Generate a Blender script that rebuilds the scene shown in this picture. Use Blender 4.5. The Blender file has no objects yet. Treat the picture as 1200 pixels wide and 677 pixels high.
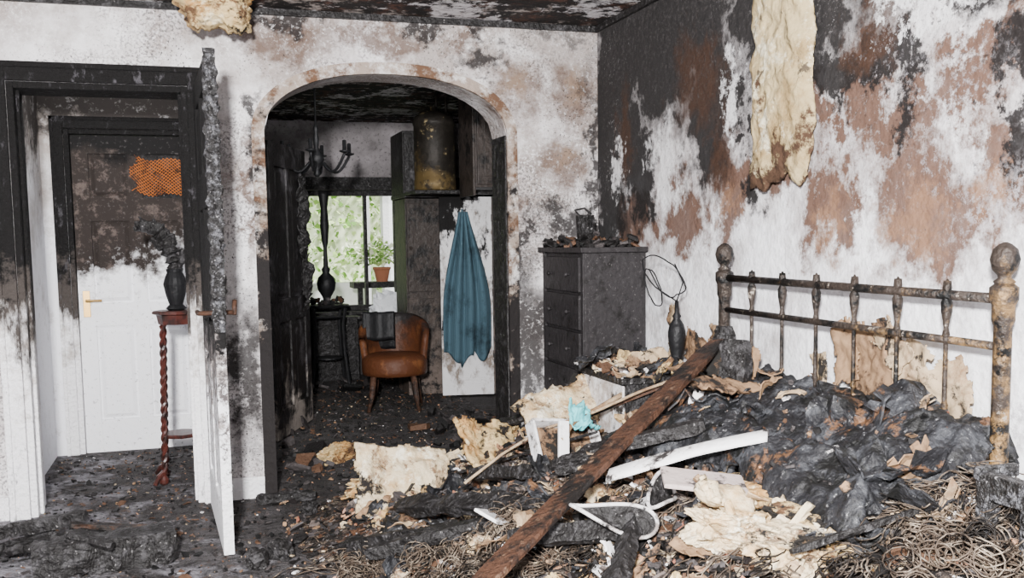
import bpy, math, random, bmesh
from mathutils import Vector, Matrix, Euler, noise as mn
R=random.Random(7)
pi=math.pi
SC=bpy.context.scene
COL=SC.collection
def cl(x,a=0.,b=1.): return max(a,min(b,x))
def sm(a,b,x):
    t=cl((x-a)/(b-a)); return t*t*(3-2*t)
def fr(x,y,z=0.,o=4): return mn.fractal(Vector((x,y,z)),1.0,2.0,o)

# ------------------------------------------------------------ materials
def L(col,scale=3,detail=6,rough=.65,lin=(0,0,0,0),lo=.45,hi=.55,st=(1,1,1),kind='noise',off=(0,0,0),amt=1.,gate=None,blobs=None,warp=.4):
    return dict(col=col,scale=scale,detail=detail,rough=rough,lin=lin,lo=lo,hi=hi,st=st,kind=kind,off=off,amt=amt,gate=gate,blobs=blobs,warp=warp)
def mat(name,base,layers=(),rough=.85,metal=0.,bump=(40,.3),island=None,spec=.2):
    m=bpy.data.materials.new(name); m.use_nodes=True
    nt=m.node_tree; N=nt.nodes; K=nt.links
    b=N['Principled BSDF']; b.inputs['Roughness'].default_value=rough; b.inputs['Metallic'].default_value=metal
    try: b.inputs['Specular IOR Level'].default_value=spec
    except Exception: pass
    geo=N.new('ShaderNodeNewGeometry'); pos=geo.outputs['Position']
    sep=N.new('ShaderNodeSeparateXYZ'); K.new(pos,sep.inputs[0])
    def c4(c): return (c[0],c[1],c[2],1)
    if island:
        rp=N.new('ShaderNodeValToRGB'); cr=rp.color_ramp; cr.interpolation='CONSTANT'
        K.new(geo.outputs['Random Per Island'],rp.inputs[0])
        n=len(island)
        cr.elements[0].position=0; cr.elements[0].color=c4(island[0])
        cr.elements[1].position=1.0/n; cr.elements[1].color=c4(island[1])
        for i in range(2,n):
            e=cr.elements.new(i/n); e.color=c4(island[i])
        cur=rp.outputs[0]
    else:
        rgb=N.new('ShaderNodeRGB'); rgb.outputs[0].default_value=c4(base); cur=rgb.outputs[0]
    def noise(scale,detail,rough_,st,off):
        mp=N.new('ShaderNodeMapping'); K.new(pos,mp.inputs[0]); mp.inputs['Scale'].default_value=st; mp.inputs['Location'].default_value=off
        t=N.new('ShaderNodeTexNoise'); t.inputs['Scale'].default_value=scale; t.inputs['Detail'].default_value=detail; t.inputs['Roughness'].default_value=rough_
        K.new(mp.outputs[0],t.inputs['Vector']); return t
    def vm(op,a,b_=None,val=None):
        n=N.new('ShaderNodeVectorMath'); n.operation=op; K.new(a,n.inputs[0])
        if b_ is not None: K.new(b_,n.inputs[1])
        if val is not None: n.inputs[1].default_value=val
        return n.outputs[0] if op!='LENGTH' else n.outputs['Value']
    for l in layers:
        k=l['kind']
        if k=='blobs':
            t=noise(l['scale'],l['detail'],l['rough'],l['st'],l['off'])
            w=vm('MULTIPLY',vm('SUBTRACT',t.outputs['Color'],val=(.5,.5,.5)),val=(l['warp'],)*3)
            p=vm('ADD',pos,w); v=None
            for (c,s) in l['blobs']:
                q=vm('MULTIPLY',vm('SUBTRACT',p,val=c),val=tuple((1/a if a else 0) for a in s))
                ln=vm('LENGTH',q)
                if v is None: v=ln
                else:
                    mi=N.new('ShaderNodeMath'); mi.operation='MINIMUM'; K.new(v,mi.inputs[0]); K.new(ln,mi.inputs[1]); v=mi.outputs[0]
            mr=N.new('ShaderNodeMapRange'); mr.inputs['From Min'].default_value=1.0; mr.inputs['From Max'].default_value=l['hi'] if l['hi']!=.55 else .85
            mr.inputs['To Max'].default_value=l['amt']; K.new(v,mr.inputs['Value'])
        else:
            if k=='noise':
                v=noise(l['scale'],l['detail'],l['rough'],l['st'],l['off']).outputs[0]
            else:
                mp=N.new('ShaderNodeMapping'); K.new(pos,mp.inputs[0]); mp.inputs['Scale'].default_value=l['st']; mp.inputs['Location'].default_value=l['off']
                if k=='crack':
                    t=N.new('ShaderNodeTexVoronoi'); t.feature='DISTANCE_TO_EDGE'; t.inputs['Scale'].default_value=l['scale']; K.new(mp.outputs[0],t.inputs['Vector']); v=t.outputs['Distance']
                elif k=='wave':
                    t=N.new('ShaderNodeTexWave'); t.inputs['Scale'].default_value=l['scale']; t.inputs['Distortion'].default_value=1.5; K.new(mp.outputs[0],t.inputs['Vector']); v=t.outputs['Fac']
            ax=l['lin']
            for i in range(3):
                if ax[i]:
                    ma=N.new('ShaderNodeMath'); ma.operation='MULTIPLY_ADD'; ma.inputs[1].default_value=ax[i]
                    K.new(sep.outputs[i],ma.inputs[0]); K.new(v,ma.inputs[2]); v=ma.outputs[0]
            mr=N.new('ShaderNodeMapRange'); mr.inputs['From Min'].default_value=l['lo']-ax[3]; mr.inputs['From Max'].default_value=l['hi']-ax[3]
            mr.inputs['To Max'].default_value=l['amt']
            K.new(v,mr.inputs['Value'])
        fac=mr.outputs[0]
        if l['gate']:
            g=l['gate']; t=noise(g[0],6,.65,(1,1,1),(g[3],g[3]*.7,g[3]*1.3))
            gv=t.outputs[0]
            if len(g)>4:
                ma=N.new('ShaderNodeMath'); ma.operation='MULTIPLY_ADD'; ma.inputs[1].default_value=g[4]; K.new(sep.outputs[2],ma.inputs[0]); K.new(gv,ma.inputs[2]); gv=ma.outputs[0]
            m2=N.new('ShaderNodeMapRange'); m2.inputs['From Min'].default_value=g[1]; m2.inputs['From Max'].default_value=g[2]; K.new(gv,m2.inputs['Value'])
            mm=N.new('ShaderNodeMath'); mm.operation='MULTIPLY'; K.new(fac,mm.inputs[0]); K.new(m2.outputs[0],mm.inputs[1]); fac=mm.outputs[0]
        mx=N.new('ShaderNodeMixRGB'); K.new(fac,mx.inputs[0]); K.new(cur,mx.inputs[1]); mx.inputs[2].default_value=c4(l['col']); cur=mx.outputs[0]
    K.new(cur,b.inputs['Base Color'])
    if bump:
        t=N.new('ShaderNodeTexNoise'); t.inputs['Scale'].default_value=bump[0]; t.inputs['Detail'].default_value=6; K.new(pos,t.inputs['Vector'])
        bn=N.new('ShaderNodeBump'); bn.inputs['Strength'].default_value=bump[1]; bn.inputs['Distance'].default_value=.02
        K.new(t.outputs[0],bn.inputs['Height']); K.new(bn.outputs[0],b.inputs['Normal'])
    return m

BLK=(.006,.0055,.0055); SOOT=(.014,.012,.012); WHT=(.74,.72,.73)
S5=5.0
def bw(*a): return [((x,S5,z),(sx,0,sz)) for x,z,sx,sz in a]
def rw(*a): return [((2.09,y,z),(0,sy,sz)) for y,z,sy,sz in a]
m_wback=mat('scorched_plaster',WHT,[
    L((.40,.36,.355),1.7,8,.68,lo=.42,hi=.60,amt=.85),
    L((.20,.155,.13),2.4,9,.70,(.05,0,.12,0),lo=.70,hi=.86,amt=.75,off=(4,0,2)),
    L((.09,.08,.08),75,3,.6,lo=.49,hi=.57,amt=.8,gate=(2.2,.46,.58,3.)),
    L((.74,.72,.73),55,5,.75,lo=.53,hi=.59,amt=.8,gate=(3.5,.44,.62,7.)),
    L((.085,.046,.029),5,9,.70,kind='blobs',blobs=bw((1.64,2.08,.20,.22),(1.93,2.04,.17,.20),(1.90,1.68,.20,.18),(.45,2.25,.28,.12),(.95,2.30,.40,.09),(1.62,1.45,.07,.2),(.27,1.5,.05,.5),(1.35,2.25,.14,.08)),warp=.65,hi=.35,amt=.8),
    L((.20,.135,.095),6,9,.72,kind='blobs',blobs=bw((1.64,2.10,.11,.13),(1.94,2.05,.09,.12),(1.91,1.69,.11,.10)),warp=.45,hi=.3,amt=.8),
    L((.015,.013,.013),4,9,.72,kind='blobs',blobs=bw((1.45,2.23,.15,.08),(2.08,1.5,.07,.9),(1.70,.72,.14,.62),(1.64,1.2,.07,.40),(.20,.62,.16,.52),(1.0,2.42,1.4,.09),(.30,1.72,.06,.30),(1.88,1.38,.22,.12),(.06,1.4,.06,.5)),warp=.8,hi=.45,amt=.93),
    L((.55,.53,.53),45,5,.75,lo=.55,hi=.61,amt=.7,gate=(5,.44,.60,11.)),
    L(SOOT,90,3,.6,lo=.59,hi=.63,gate=(3,.46,.58,5.)),
    ],bump=(34,.5))
m_wright=mat('scorched_right_wall',(.82,.82,.85),[
    L((.42,.39,.39),3,9,.72,(0,0,.22,0),lo=.68,hi=.86,amt=.9),
    L((.085,.036,.017),4,10,.71,kind='blobs',blobs=rw((2.47,1.36,.28,.28),(2.90,1.38,.15,.22),(2.14,1.45,.15,.30),(2.76,1.72,.15,.24),(2.55,1.62,.22,.11),(3.6,1.48,.20,.26),(4.02,1.34,.28,.20),(3.2,1.55,.2,.18),(4.5,1.4,.25,.2),(2.3,1.75,.3,.10),(3.0,1.68,.1,.2)),warp=.95,hi=.58,amt=.93),
    L((.22,.12,.07),7,9,.74,kind='blobs',blobs=rw((2.50,1.30,.16,.14),(2.92,1.32,.09,.12),(3.62,1.42,.1,.1),(2.2,1.4,.1,.12)),warp=.7,hi=.4,amt=.7),
    L((.009,.008,.008),3.6,10,.71,kind='blobs',blobs=rw((4.80,2.0,.44,.88),(4.1,2.25,.74,.54),(3.75,1.78,.30,.36),(4.45,1.62,.20,.36),(3.25,2.10,.42,.46),(2.25,2.15,.82,.31),(2.12,1.60,.10,.24),(2.88,1.86,.24,.14),(4.9,1.3,.2,.35),(3.42,1.62,.10,.24),(2.62,1.78,.16,.12)),warp=1.0,hi=.66,amt=.975),
    L((.045,.022,.013),5,9,.72,kind='blobs',blobs=rw((3.9,1.95,.3,.25),(4.65,1.75,.12,.3),(3.68,1.62,.15,.2),(2.72,1.95,.2,.15)),warp=.8,hi=.4,amt=.75),
    L((.66,.65,.66),5,10,.74,kind='blobs',blobs=rw((4.20,1.60,.16,.21),(3.58,1.84,.09,.15),(4.72,1.62,.10,.16),(2.50,1.98,.3,.05)),warp=.85,hi=.6,amt=.9),
    L((.50,.48,.49),70,5,.75,lo=.58,hi=.64,amt=.7,gate=(2.2,.56,.68,2.)),
    L((.36,.34,.36),42,8,.80,(0,-.16,0,0),lo=.14,hi=.22,amt=.7,gate=(3,.45,.60,9.)),
    L((.05,.045,.045),60,5,.75,(0,0,.1,0),lo=.76,hi=.82,amt=.8),
    ],bump=(28,.5))
m_ceil=mat('burnt_ceiling',(.012,.011,.011),[
    L((.085,.04,.028),6,7,.7,lo=.50,hi=.62),
    L((.36,.32,.30),9,8,.75,lo=.54,hi=.60),
    L((.62,.60,.62),2.4,9,.74,lo=.53,hi=.55),
    L((.015,.013,.013),14,7,.7,lo=.50,hi=.60)],bump=(20,.6))
m_floor=mat('ash_covered_floor',(.036,.033,.033),[
    L((.105,.098,.102),3,9,.74,(0,-.03,0,.12),lo=.44,hi=.66),
    L((.30,.29,.32),4,9,.76,(-.14,-.03,0,.17),lo=.56,hi=.70,amt=.75),
    L((.010,.009,.009),14,9,.76,lo=.50,hi=.60,amt=.8),
    L((.09,.055,.04),11,9,.76,lo=.56,hi=.64,amt=.8),
    L((.45,.43,.42),140,4,.7,lo=.63,hi=.68,amt=.6)],bump=(60,.9))
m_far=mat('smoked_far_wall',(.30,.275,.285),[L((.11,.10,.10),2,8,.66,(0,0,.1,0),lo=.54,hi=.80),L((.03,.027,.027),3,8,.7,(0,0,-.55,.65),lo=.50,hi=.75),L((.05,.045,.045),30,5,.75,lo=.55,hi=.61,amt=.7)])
m_hall=mat('hall_wall_paint',(.80,.80,.84),[L((.34,.30,.275),3,8,.7,(0,0,.30,-.36),lo=.45,hi=.75),L((.05,.043,.04),4,9,.73,(0,0,.5,-.80),lo=.52,hi=.66),L((.50,.48,.48),12,8,.8,lo=.55,hi=.61,amt=.5)])
m_trim=mat('charred_painted_wood',(.83,.82,.84),[
    L((.42,.38,.35),9,7,.72,(0,0,.35,-.20),lo=.5,hi=.7),
    L((.05,.042,.038),8,9,.74,(0,0,.7,-.55),lo=.5,hi=.62,st=(1,1,.3)),
    L(BLK,7,8,.74,(0,0,.8,-.85),lo=.5,hi=.6),
    L((.09,.085,.095),25,7,.76,lo=.57,hi=.63,amt=.7,st=(1,1,.4),gate=(3,.4,.6,4.))],bump=(60,.9))
m_char=mat('charcoal_wood',(.009,.008,.008),[L((.042,.040,.042),22,7,.74,lo=.51,hi=.61),L((.24,.23,.23),60,4,.7,lo=.64,hi=.70)],rough=.55,bump=(45,1.0),spec=.3)
m_gator=mat('alligatored_char',(.014,.013,.013),[L((.10,.10,.11),34,7,.74,lo=.51,hi=.60),L((.30,.29,.30),70,4,.7,lo=.60,hi=.68),L((.005,.005,.005),60,2,.5,lo=.06,hi=.01,kind='crack')],rough=.45,bump=(55,1.0),spec=.3)
m_doorw=mat('heat_stained_door',(.84,.84,.87),[
    L((.34,.28,.24),4,8,.68,(0,0,.8,-.90),lo=.5,hi=.72),
    L((.022,.017,.015),4,9,.72,(-.15,0,1.0,-1.13),lo=.5,hi=.64),
    L((.13,.10,.088),10,9,.78,lo=.53,hi=.61,amt=.6,gate=(2,.9,1.1,1.,.45)),
    L(BLK,3,10,.74,(.5,0,1.2,-2.10),lo=.26,hi=.38),
    L((.10,.09,.09),50,4,.7,lo=.60,hi=.66,amt=.5)],bump=(30,.35))
m_leaf=mat('open_door_paint',(.80,.80,.82),[
    L((.25,.22,.21),14,8,.75,(0,0,.40,-.18),lo=.52,hi=.62),
    L((.08,.07,.07),22,8,.8,(0,0,.15,0),lo=.60,hi=.66),
    L(BLK,9,9,.75,(0,0,.75,-.55),lo=.52,hi=.60)],bump=(40,.8))
m_chest=mat('blackened_chest',(.020,.018,.019),[L((.07,.066,.07),2.2,9,.72,(0,0,-.35,.20),lo=.48,hi=.80),L((.46,.44,.45),1.6,10,.74,(0,-.5,-1.3,2.58),lo=.52,hi=.9,amt=.8),L((.009,.008,.008),12,9,.75,lo=.53,hi=.61),L((.18,.17,.17),80,4,.7,lo=.63,hi=.69,amt=.5)],rough=.5,bump=(30,.4))
m_brownw=mat('scorched_brown_wood',(.060,.029,.018),[L((.010,.0085,.008),5,9,.74,lo=.46,hi=.56),L((.14,.085,.055),22,8,.76,lo=.57,hi=.65)],rough=.55,bump=(50,.6))
m_mahog=mat('mahogany',(.060,.016,.012),[L((.015,.008,.007),14,7,.72,lo=.48,hi=.6)],rough=.35,bump=(30,.15),spec=.4)
m_steel=mat('scorched_metal',(.040,.031,.026),[L((.26,.155,.065),6,9,.75,(0,-.16,0,.36),lo=.50,hi=.62),L((.008,.008,.008),8,9,.75,lo=.50,hi=.57),L((.34,.29,.24),18,7,.76,lo=.61,hi=.66)],rough=.45,metal=.3,bump=(50,.6))
m_blkmetal=mat('black_iron',(.010,.010,.011),[],rough=.5,metal=.2,bump=(40,.3))
m_foam=mat('yellow_insulation',(.52,.38,.19),[L((.38,.21,.075),6,9,.76,lo=.46,hi=.58),L((.68,.58,.38),9,8,.75,lo=.56,hi=.63,off=(3,3,3)),L((.11,.058,.03),7,10,.75,lo=.53,hi=.59),L((.014,.012,.011),4.5,10,.75,lo=.55,hi=.59,off=(7,1,2))],rough=.95,bump=(25,1.0))
m_foamw=mat('pale_insulation',(.58,.48,.32),[L((.42,.28,.14),5,9,.76,lo=.46,hi=.58),L((.74,.68,.54),9,8,.75,lo=.55,hi=.62,off=(3,3,3)),L((.16,.095,.055),6,10,.75,lo=.53,hi=.59),L((.014,.012,.011),4,10,.75,lo=.55,hi=.59,off=(5,9,1))],rough=.95,bump=(25,1.0))
m_white=mat('dirty_white_board',(.70,.69,.70),[L((.36,.31,.28),6,9,.75,lo=.47,hi=.60),L((.02,.018,.018),5,9,.76,lo=.54,hi=.59),L((.20,.17,.15),30,6,.75,lo=.58,hi=.64)],rough=.6,bump=(30,.3))
m_whiteb=mat('clean_white_board',(.78,.77,.78),[L((.38,.34,.32),6,9,.77,lo=.52,hi=.63),L((.03,.027,.027),6,9,.76,lo=.57,hi=.61)],rough=.6,bump=(30,.3))
m_rim=mat('sooty_white_rim',(.60,.58,.58),[L((.20,.17,.16),14,8,.75,lo=.46,hi=.58),L(BLK,9,8,.75,lo=.53,hi=.58)],rough=.5,bump=None)
m_pink=mat('pinkish_board',(.46,.38,.36),[L((.26,.20,.19),8,7,.7,lo=.5,hi=.65),L((.04,.035,.035),6,9,.76,lo=.56,hi=.60)],bump=(30,.3))
m_card=mat('scorched_cardboard',(.25,.155,.088),[L((.10,.055,.032),5,9,.74,lo=.46,hi=.57),L((.012,.011,.010),5,10,.75,lo=.52,hi=.57)],bump=(30,.4))
m_paper=mat('peeled_wallpaper',(.40,.30,.19),[L((.19,.11,.06),4,9,.74,lo=.46,hi=.58),L((.02,.017,.015),6,10,.75,lo=.54,hi=.59)],bump=(30,.4))
m_bed=mat('burnt_bedding',(.010,.010,.012),[L((.055,.058,.066),7,10,.77,lo=.50,hi=.62),L((.28,.28,.29),55,5,.75,lo=.61,hi=.67,amt=.75),L((.12,.058,.027),4,9,.75,lo=.58,hi=.62),L((.004,.004,.004),9,8,.75,lo=.52,hi=.58)],rough=.6,bump=(30,1.0),spec=.35)
m_rub=mat('rubble',(.022,.018,.016),[L((.14,.105,.085),7,10,.78,lo=.49,hi=.56),L((.36,.28,.19),11,9,.8,lo=.55,hi=.60,off=(2,4,6)),L((.10,.045,.024),12,8,.75,lo=.54,hi=.59,off=(8,1,2)),L((.56,.52,.50),34,6,.8,lo=.59,hi=.63),L(BLK,20,9,.77,lo=.50,hi=.56,off=(1,8,3))],bump=(40,1.0))
m_fdark=mat('charred_fragments_mat',BLK,[],island=[(.006,.006,.006),(.014,.013,.013),(.055,.048,.048),(.009,.008,.008),(.085,.045,.027),(.026,.022,.022)],rough=.6,bump=(60,.6))
m_flight=mat('light_fragments_mat',BLK,[L((.02,.018,.017),18,8,.75,lo=.51,hi=.57)],island=[(.42,.33,.22),(.17,.10,.06),(.62,.60,.60),(.27,.165,.095),(.36,.20,.12),(.12,.095,.085)],rough=.85,bump=(60,.6))
m_fred=mat('clay_fragments_mat',BLK,[],island=[(.28,.12,.07),(.21,.08,.05),(.36,.21,.15)],bump=(60,.5))
m_wire=mat('ash_coated_springs',(.085,.062,.046),[L((.26,.21,.16),20,6,.7,lo=.5,hi=.6),L((.012,.010,.009),7,8,.75,lo=.48,hi=.56)],rough=.6,metal=.2,bump=None)
m_leather=mat('tan_leather',(.070,.024,.010),[L((.025,.012,.008),6,9,.74,(0,0,.8,-.42),lo=.46,hi=.64),L(SOOT,7,9,.74,(0,0,.9,-.50),lo=.55,hi=.63),L((.15,.058,.022),5,7,.7,lo=.56,hi=.66)],rough=.5,bump=(40,.3))
m_towel=mat('blue_towel',(.038,.078,.105),[L((.065,.112,.14),34,2,.5,lo=.2,hi=.9,kind='wave',st=(1,1,0)),L((.016,.030,.040),4,9,.73,lo=.48,hi=.64)],rough=.95,bump=(120,.4))
m_teal=mat('turquoise_cloth',(.12,.52,.56),[L((.06,.24,.26),12,5,.7,lo=.52,hi=.68)],bump=(60,.4))
m_copper=mat('sooty_copper_tank',(.095,.064,.025),[L((.012,.010,.008),2.5,9,.72,(.8,0,1.2,-3.62),lo=.42,hi=.56),L((.02,.017,.014),6,8,.74,lo=.48,hi=.58),L((.22,.17,.09),9,8,.75,lo=.59,hi=.65)],rough=.55,metal=.3,bump=(20,.3))
m_brass=mat('brass',(.45,.28,.10),[],rough=.35,metal=.9,bump=None)
m_orange=mat('orange_netting',(.36,.105,.018),[L((.05,.02,.01),12,6,.7,lo=.50,hi=.60)],rough=.6,bump=None)
m_cab=mat('scorched_cabinet',(.032,.025,.022),[L((.11,.085,.072),3,9,.72,(0,0,-.35,.25),lo=.5,hi=.7),L(BLK,8,9,.75,lo=.49,hi=.59)],rough=.5,bump=(30,.4))
m_cab2=mat('black_burnt_door',(.009,.008,.008),[L((.045,.042,.045),5,9,.74,lo=.52,hi=.62),L((.22,.19,.17),4,9,.74,(0,0,-.4,.12),lo=.52,hi=.62)],rough=.5,bump=(30,.6))
m_green=mat('garden_leaves',BLK,[],island=[(.22,.42,.08),(.40,.60,.18),(.60,.74,.34),(.13,.27,.05),(.80,.86,.62)],rough=.6,bump=None)
m_grass=mat('garden_ground',(.40,.48,.28),[L((.6,.58,.52),3,6,.7,lo=.5,hi=.6)])
m_gw=mat('white_render',(.85,.85,.85),[L((.6,.6,.58),3,5,.6,lo=.5,hi=.8)])
m_terra=mat('terracotta',(.30,.12,.065),[],bump=(30,.2))
m_bag=mat('white_plastic_bag',(.70,.72,.75),[],rough=.4,bump=(12,.6))
m_ins=mat('hanging_insulation_mat',(.42,.33,.18),[L((.30,.21,.10),4,9,.74,lo=.47,hi=.60),L((.66,.60,.44),6,10,.76,lo=.53,hi=.61),L((.06,.033,.02),5,10,.75,(0,0,-.45,.78),lo=.55,hi=.61),L((.08,.06,.04),9,8,.75,lo=.60,hi=.64)],rough=.95,bump=(22,1.0))
m_arch=mat('arch_edge_plaster',(.30,.24,.20),[L((.60,.58,.57),6,10,.76,lo=.49,hi=.59),L((.11,.06,.036),5,9,.74,lo=.48,hi=.57,off=(3,1,2)),L((.014,.012,.012),4,10,.75,(.0,0,-.15,.20),lo=.48,hi=.56)],bump=(30,.6))
m_cupd=mat('scorched_cupboard_door',(.62,.61,.62),[L((.18,.145,.12),5,9,.75,lo=.52,hi=.62,st=(1,1,.5)),L(BLK,4,10,.75,(0,0,.10,-.08),lo=.54,hi=.59,st=(1,1,.5))],bump=(30,.4))

# ------------------------------------------------------------ mesh builder
class MB:
    def __init__(s): s.v=[];s.f=[];s.m=[]
    def add(s,vs,fs,mi=0,M=None):
        o=len(s.v)
        for p in vs:
            p=Vector(p)
            if M is not None: p=M@p
            s.v.append(p[:])
        for f in fs: s.f.append([i+o for i in f]); s.m.append(mi)
    def bx(s,x0,x1,y0,y1,z0,z1,mi=0,M=None):
        vs=[(x0,y0,z0),(x1,y0,z0),(x1,y1,z0),(x0,y1,z0),(x0,y0,z1),(x1,y0,z1),(x1,y1,z1),(x0,y1,z1)]
        s.add(vs,[(0,3,2,1),(4,5,6,7),(0,1,5,4),(1,2,6,5),(2,3,7,6),(3,0,4,7)],mi,M)
    def lathe(s,prof,c=(0,0,0),seg=20,mi=0,M=None):
        vs=[];fs=[];n=len(prof)
        for r,z in prof:
            for k in range(seg):
                a=2*pi*k/seg; vs.append((c[0]+r*math.cos(a),c[1]+r*math.sin(a),c[2]+z))
        for i in range(n-1):
            for k in range(seg):
                k2=(k+1)%seg; fs.append((i*seg+k,i*seg+k2,(i+1)*seg+k2,(i+1)*seg+k))
        fs.append(tuple(range(seg))[::-1]); fs.append(tuple((n-1)*seg+k for k in range(seg)))
        s.add(vs,fs,mi,M)
    def tube(s,pts,r,seg=6,mi=0,M=None):
        pts=[Vector(p) for p in pts]; n=len(pts)
        rs=r if isinstance(r,(list,tuple)) else [r]*n
        vs=[];fs=[];prev=None
        for i,p in enumerate(pts):
            t=(pts[min(i+1,n-1)]-pts[max(i-1,0)])
            if t.length<1e-9: t=Vector((0,0,1))
            t.normalize()
            if prev is None:
                a=Vector((0,0,1)) if abs(t.z)<.9 else Vector((1,0,0))
                u=t.cross(a).normalized()
            else:
                u=(prev-t*prev.dot(t))
                u=u.normalized() if u.length>1e-6 else t.orthogonal().normalized()
            prev=u; w=t.cross(u)
            for k in range(seg):
                an=2*pi*k/seg; vs.append(p+(u*math.cos(an)+w*math.sin(an))*rs[i])
        for i in range(n-1):
            for k in range(seg):
                k2=(k+1)%seg; fs.append((i*seg+k,i*seg+k2,(i+1)*seg+k2,(i+1)*seg+k))
        fs.append(tuple(range(seg))[::-1]); fs.append(tuple((n-1)*seg+k for k in range(seg)))
        s.add(vs,fs,mi,M)
    def frag(s,c,size,th,rot,mi=0,rr=R):
        n=rr.randint(4,6); el=rr.uniform(.35,1)
        M=Matrix.Translation(c)@rot.to_matrix().to_4x4()
        pts=[]
        for k in range(n):
            a=2*pi*(k+rr.uniform(-.3,.3))/n; q=size*rr.uniform(.6,1)
            pts.append((q*math.cos(a),q*math.sin(a)*el))
        vs=[(x,y,-th/2) for x,y in pts]+[(x*.95,y*.95,th/2+rr.uniform(-.3,.3)*th) for x,y in pts]
        fs=[tuple(range(n))[::-1],tuple(range(n,2*n))]+[(k,(k+1)%n,n+(k+1)%n,n+k) for k in range(n)]
        s.add(vs,fs,mi,M)
    def scrap(s,c,w,h,rot,seed,amp=.02,rag=.1,curl=0,mi=0,n=9,clampx=None):
        M=Matrix.Translation(c)@rot.to_matrix().to_4x4()
        nx=n; ny=max(4,int(n*h/w)); vs=[];fs=[]
        for j in range(ny+1):
            for i in range(nx+1):
                u=i/nx-.5; v=j/ny-.5
                jj=.35/n
                p=M@Vector((u*w+w*jj*fr(i*2.1,j*1.7,seed,2),v*h+w*jj*fr(i*1.3,j*2.3,seed+5,2),amp*fr(u*w*9+seed,v*h*9,seed,4)*2+curl*w*4*u*u))
                if clampx is not None and p.x>clampx: p.x=clampx-.0+fr(p.y*9,p.z*9)*.004
                vs.append(p)
        for j in range(ny):
            for i in range(nx):
                u=(i+.5)/nx; v=(j+.5)/ny
                e=min(u,1-u,v*h/w,(1-v)*h/w)
                if e<rag*(.4+1.3*fr(u*3+seed*3,v*3,1.5,3)): continue
                a=j*(nx+1)+i; fs.append((a,a+1,a+nx+2,a+nx+1))
        s.add(vs,fs,mi)
    def obj(s,name,mats,smooth=False,bevel=0,parent=None,solid=0,sub=0):
        me=bpy.data.meshes.new(name); me.from_pydata(s.v,[],s.f)
        if not isinstance(mats,(list,tuple)): mats=[mats]
        for m in mats: me.materials.append(m)
        me.polygons.foreach_set('material_index',s.m)
        if smooth: me.polygons.foreach_set('use_smooth',[True]*len(me.polygons))
        me.update()
        o=bpy.data.objects.new(name,me); COL.objects.link(o)
        if solid:
            q=o.modifiers.new('s','SOLIDIFY'); q.thickness=solid
        if bevel:
            q=o.modifiers.new('b','BEVEL'); q.width=bevel; q.segments=2; q.limit_method='ANGLE'
        if sub:
            q=o.modifiers.new('u','SUBSURF'); q.levels=sub; q.render_levels=sub
        if parent: o.parent=parent
        return o
def TR(x,y,z,rx=0,ry=0,rz=0): return Matrix.Translation((x,y,z))@Euler((rx,ry,rz)).to_matrix().to_4x4()

def lump(name,c,sc,rz,m,seed,amp=.35,fq=2.2,sub=5):
    bm=bmesh.new(); bmesh.ops.create_icosphere(bm,subdivisions=sub,radius=1)
    M=TR(c[0],c[1],c[2],R.uniform(-.2,.2),R.uniform(-.2,.2),rz)
    for v in bm.verts:
        p=v.co.copy()
        q=Vector([math.copysign(abs(a)**.7,a) for a in p])
        d=fr(p.x*fq+seed,p.y*fq,p.z*fq,5)*amp+fr(p.x*9+seed,p.y*9,p.z*9,3)*amp*.35
        q=q*(1+d)
        v.co=M@Vector((q.x*sc[0],q.y*sc[1],q.z*sc[2]))
    me=bpy.data.meshes.new(name); bm.to_mesh(me); bm.free(); me.materials.append(m)
    o=bpy.data.objects.new(name,me); COL.objects.link(o); return o
def sheet(name,w,h,M,m,amp=.03,fq=4,rag=.12,seed=0,th=.004,n=34,curl=0):
    b=MB(); vs=[]
    nx=n; ny=max(6,int(n*h/w))
    for j in range(ny+1):
        for i in range(nx+1):
            u=i/nx-.5; v=j/ny-.5
            x=u*w; y=v*h
            z=amp*fr(x*fq+seed,y*fq,seed,4)+curl*(u*u*4)*w+amp*.4*fr(x*fq*4+seed,y*fq*4,seed,3)
            vs.append((x+amp*.3*fr(y*5,seed,x),y,z))
    fs=[]
    for j in range(ny):
        for i in range(nx):
            u=(i+.5)/nx; v=(j+.5)/ny
            e=min(u,1-u,v*h/w,(1-v)*h/w)
            if e< rag*(.5+ .9*fr(u*4+seed*3,v*4,1.5,4)): continue
            a=j*(nx+1)+i; fs.append((a,a+1,a+nx+2,a+nx+1))
    b.add(vs,fs,0,M)
    return b.obj(name,m,smooth=True,solid=th)
def beam(name,p0,p1,w,t,m,seed=0,roll=0,amp=.12,n=40,parent=None,fq=9):
    p0=Vector(p0);p1=Vector(p1);d=(p1-p0);Ln=d.length;d.normalize()
    q=d.to_track_quat('Y','Z').to_matrix().to_4x4()
    M=Matrix.Translation(p0)@q@Matrix.Rotation(roll,4,'Y')
    b=MB();vs=[];fs=[];ring=[(-.5,-.5),(-.2,-.52),(.2,-.5),(.5,-.5),(.52,0),(.5,.5),(.2,.52),(-.2,.5),(-.5,.5),(-.52,0)]
    k=len(ring)
    for i in range(n+1):
        y=Ln*i/n; e=min(i,n-i)/n; tp=.75+.25*cl(e*12) 
        for (a,c) in ring:
            dd=1+amp*fr(a*2+seed,y*fq,c*2,3)
            vs.append((a*w*dd*tp,y,c*t*dd*tp))
    for i in range(n):
        for j in range(k):
            j2=(j+1)%k; fs.append((i*k+j,i*k+j2,(i+1)*k+j2,(i+1)*k+j))
    fs.append(tuple(range(k))[::-1]); fs.append(tuple(n*k+j for j in range(k)))
    b.add(vs,fs,0,M); return b.obj(name,m,parent=parent)
def emp(name):
    o=bpy.data.objects.new(name,None); COL.objects.link(o); o.empty_display_size=.1; return o

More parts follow.
